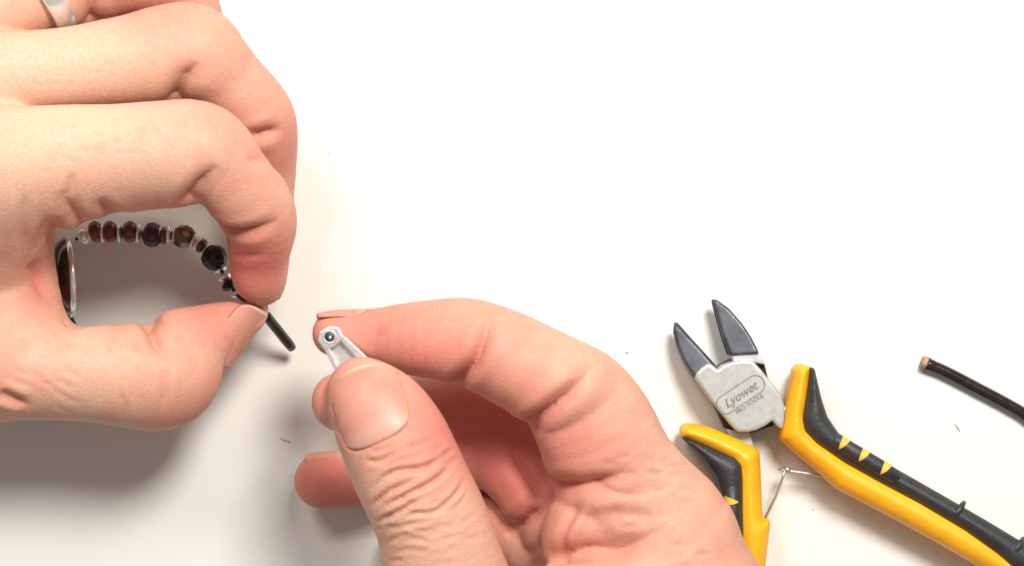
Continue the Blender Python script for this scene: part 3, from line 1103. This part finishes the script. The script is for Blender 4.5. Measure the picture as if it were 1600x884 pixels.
def build_bracelet():
    root = thing('beaded_bracelet', 'beaded bracelet with brown, purple and amber beads and a silver-rimmed cabochon held in the hand', 'bracelet')
    pearl = simple_mat('brown_pearl', (0.13, 0.030, 0.014), 0.2, 0.25, 0.3, 900, coat=0.4)
    purple = simple_mat('purple_stone', (0.045, 0.012, 0.045), 0.42, 0.0, 0.4, 900)
    amber = simple_mat('amber_stone', (0.20, 0.075, 0.012), 0.12, 0.0, 0.5, 600, coat=0.6, trans=0.35)
    black = simple_mat('black_stone', (0.006, 0.006, 0.007), 0.3, 0.0, 0.3)
    garnet = simple_mat('garnet_stone', (0.10, 0.018, 0.012), 0.15, 0.0, 0.3, 900, coat=0.6)
    stone = simple_mat('brown_cabochon_stone', (0.035, 0.012, 0.006), 0.2, 0.0, 0.6, 300, coat=0.5)
    ZB = 11.0
    line = [(118, 374), (132, 368), (152, 362), (162, 362), (184, 362), (206, 362), (238, 366), (262, 368), (288, 370), (314, 382), (335, 402), (352, 434), (362, 448), (374, 464), (398, 480)]
    L = catmull([list(P(x, y, ZB if x < 330 else ZB + (x - 330) * 0.05)) for x, y in line], 6)
    tube('stringing_wire', L, 0.35, simple_mat('stringing_wire', (0.05, 0.04, 0.035), 0.4, 0.6), root, 8)

    def at(px, py, z=ZB):
        p = P(px, py, z)
        i = int(np.argmin(((L - p) ** 2).sum(1)))
        t = L[min(i + 1, len(L) - 1)] - L[max(i - 1, 0)]
        return p, t / np.linalg.norm(t)

    def bead(name, px, py, r, half, mat, seg=28, z=ZB, n=12, facet=False):
        p, t = at(px, py, z)
        return lathe(name, p, t, ball_profile(r, half, n), mat, root, seg, facet)
    bead('silver_spacer', 131, 369, 1.55, 1.2, SILVER)
    for x in (150, 172, 203):
        bead('bead', x, 362, 2.05, 1.5, pearl)
    for x, r in ((161, 1.9), (187, 1.9), (217, 1.9)):
        bead('silver_spacer', x, 364, r, 0.55, SILVER)
    bead('bead', 238, 367, 2.45, 2.0, purple, 10, n=6, facet=True)['label'] = 'dark purple disc bead'
    bead('bead', 256, 368, 1.7, 1.0, garnet)
    bead('silver_spacer', 264, 366, 1.75, 0.6, SILVER)
    bead('bead', 287, 370, 2.25, 2.4, amber, 9, n=6, facet=True)['label'] = 'translucent amber bead'
    bead('silver_spacer', 309, 380, 1.75, 0.6, SILVER)
    bead('bead', 315, 384, 1.5, 0.8, garnet)
    bead('bead', 335, 403, 2.5, 2.5, black, 9, z=ZB + 0.5, n=6, facet=True)['label'] = 'large black faceted bead'
    bead('silver_spacer', 351, 433, 1.25, 0.8, SILVER, z=ZB + 1)
    bead('bead', 358, 445, 1.5, 0.9, black, z=ZB + 1)
    bead('silver_spacer', 369, 459, 1.0, 0.6, SILVER, z=ZB + 1.5)
    for x, y, r in ((141, 365, 1.3), (226, 364, 1.4), (250, 367, 1.5), (273, 368, 1.5), (302, 376, 1.5), (322, 390, 1.4), (345, 422, 1.2)):
        bead('silver_spacer', x, y, r, 0.45, SILVER)
    # cabochon in its bezel, standing on edge in the palm
    c = P(108, 432, 10.5)
    ax = np.array([1.0, 0.06, -0.30])
    lathe('cabochon', c - ax * 0.2, -ax, [(-0.2, 1e-7), (-0.2, 7.25), (0.4, 7.25), (1.6, 6.6), (2.6, 4.8), (3.2, 2.4), (3.4, 1e-7)], stone, root, 40)
    lathe('bezel', c, ax, [(-0.5, 7.2), (0.3, 7.2), (0.45, 7.3), (0.45, 7.6), (0.3, 7.7), (-0.5, 7.6), (-0.5, 7.2)], SILVER, root, 48)
    lathe('bezel_back', c, ax, [(0.1, 1e-7), (0.1, 7.3), (0.35, 7.3), (0.35, 1e-7)], SILVER, root, 40)
    # bare cord end that sticks out of the pinch
    a, b = P(404, 478, 14.0), P(456, 543, 4.0)
    tube('cord_end', [a + (b - a) * t for t in (0, 0.3, 0.6, 0.9, 1.0)], [0.95, 0.95, 0.95, 0.95, 0.85], LEATHER, root, 16)
    lathe('jump_ring', P(411, 484, 14.6), b - a, [(-0.3, 0.7), (-0.3, 1.25), (0.3, 1.25), (0.3, 0.7), (-0.3, 0.7)], SILVER, root, 20)
    # the rest of the strand, running under the thumb
    tail = catmull([list(P(104, 492, 5)), list(P(130, 540, 4)), list(P(180, 585, 3.5)), list(P(230, 590, 3.5))], 6)
    tube('strand_cord', tail, 0.95, LEATHER, root, 12)
    return root


build_bracelet()


def build_clasp():
    root = thing('clasp_end', 'tiny silver fold-over clasp end with a round eyelet held by thumb and fingertip', 'clasp')
    z0 = 33.4
    # eyelet plate, channel floor, two side walls
    slab('eyelet_plate', [(496, 532), (499, 518), (514, 509), (529, 511), (539, 528), (525, 539), (508, 548)], z0 - 0.8, z0 + 2.4, 0.3, SILVER, root, 0.13)
    slab('channel_floor', [(509, 544), (535, 529), (570, 562), (556, 590), (532, 592)], z0, z0 + 0.9, 0.25, SILVER, root, 0.15)
    slab('side_wall', [(506, 545), (514, 541), (539, 590), (530, 592)], z0 - 0.2, z0 + 2.2, 0.2, SILVER, root, 0.12)
    slab('side_wall', [(531, 531), (540, 526), (576, 560), (566, 569)], z0 - 0.2, z0 + 2.2, 0.2, SILVER, root, 0.12)
    c = P(515, 526, z0 + 2.4)
    lathe('eyelet', c, (0, 0, 1), [(-0.2, 1.2), (0.12, 1.2), (0.2, 1.05), (0.12, 0.88), (-0.2, 0.88), (-0.2, 1.2)], SILVER, root, 28)
    lathe('eyelet_hole_disc', c, (0, 0, 1), [(0.0, 1e-7), (0.0, 1.1), (0.06, 1.05), (0.06, 1e-7)], DARKHOLE, root, 24)  # flat disc on the plate, hole darkness painted as its colour
    lathe('rivet', c + np.array([0.1, -0.1, 0]), (0, 0, 1), ball_profile(0.32, 0.32, 8), SILVER, root, 16)
    return root


build_clasp()


def build_ring():
    c = P(66, -11, 22.6)
    ax = P(112, -24, 21) - P(20, 8, 24)
    ax = ax / np.linalg.norm(ax) + np.array([-0.05, 0.22, 0.0])
    o = lathe('finger_ring', c, ax, [(-1.9, 7.7), (-1.95, 8.2), (-1.6, 8.55), (0, 8.7), (1.6, 8.55), (1.95, 8.2), (1.9, 7.7), (0, 7.5), (-1.9, 7.7)], SILVER, None, 72)
    tag(o, 'polished wide silver band worn on a finger', 'ring')
    return o


build_ring()


def build_specks():
    lint = simple_mat('grey_lint', (0.42, 0.39, 0.37), 0.9, 0.0, 0.2)
    crumb = simple_mat('brown_crumb', (0.56, 0.40, 0.28), 0.9, 0.0, 0.2)
    for pts, lab in (([(438, 684), (446, 688), (455, 690)], 'tiny curved grey lint fibre between the two hands'),
                     ([(1491, 661), (1496, 667), (1500, 673)], 'tiny straight grey lint fibre below the black cord')):
        o = tube('lint_fibre', [P(x, y, 0.15) for x, y in pts], [0.06, 0.13, 0.05], lint, None, 8)
        tag(o, lab, 'lint')
    for x, y, r, mt, lab in ((980, 550, 0.24, crumb, 'tiny tan crumb beside the index finger and pliers'),
                             (1270, 795, 0.16, lint, 'tiny dark crumb between the plier handles'),
                             (515, 240, 0.15, lint, 'tiny grey crumb beside the bent middle finger'),
                             (768, 113, 0.13, lint, 'tiny grey crumb alone on bare tabletop'),
                             (1045, 95, 0.15, crumb, 'tiny tan crumb alone on bare tabletop')):
        o = lathe('crumb', P(x, y, r * 0.6), (0.3, 0.2, 1), ball_profile(r, r * 0.7, 5), mt, None, 7)
        tag(o, lab, 'crumb')


build_specks()
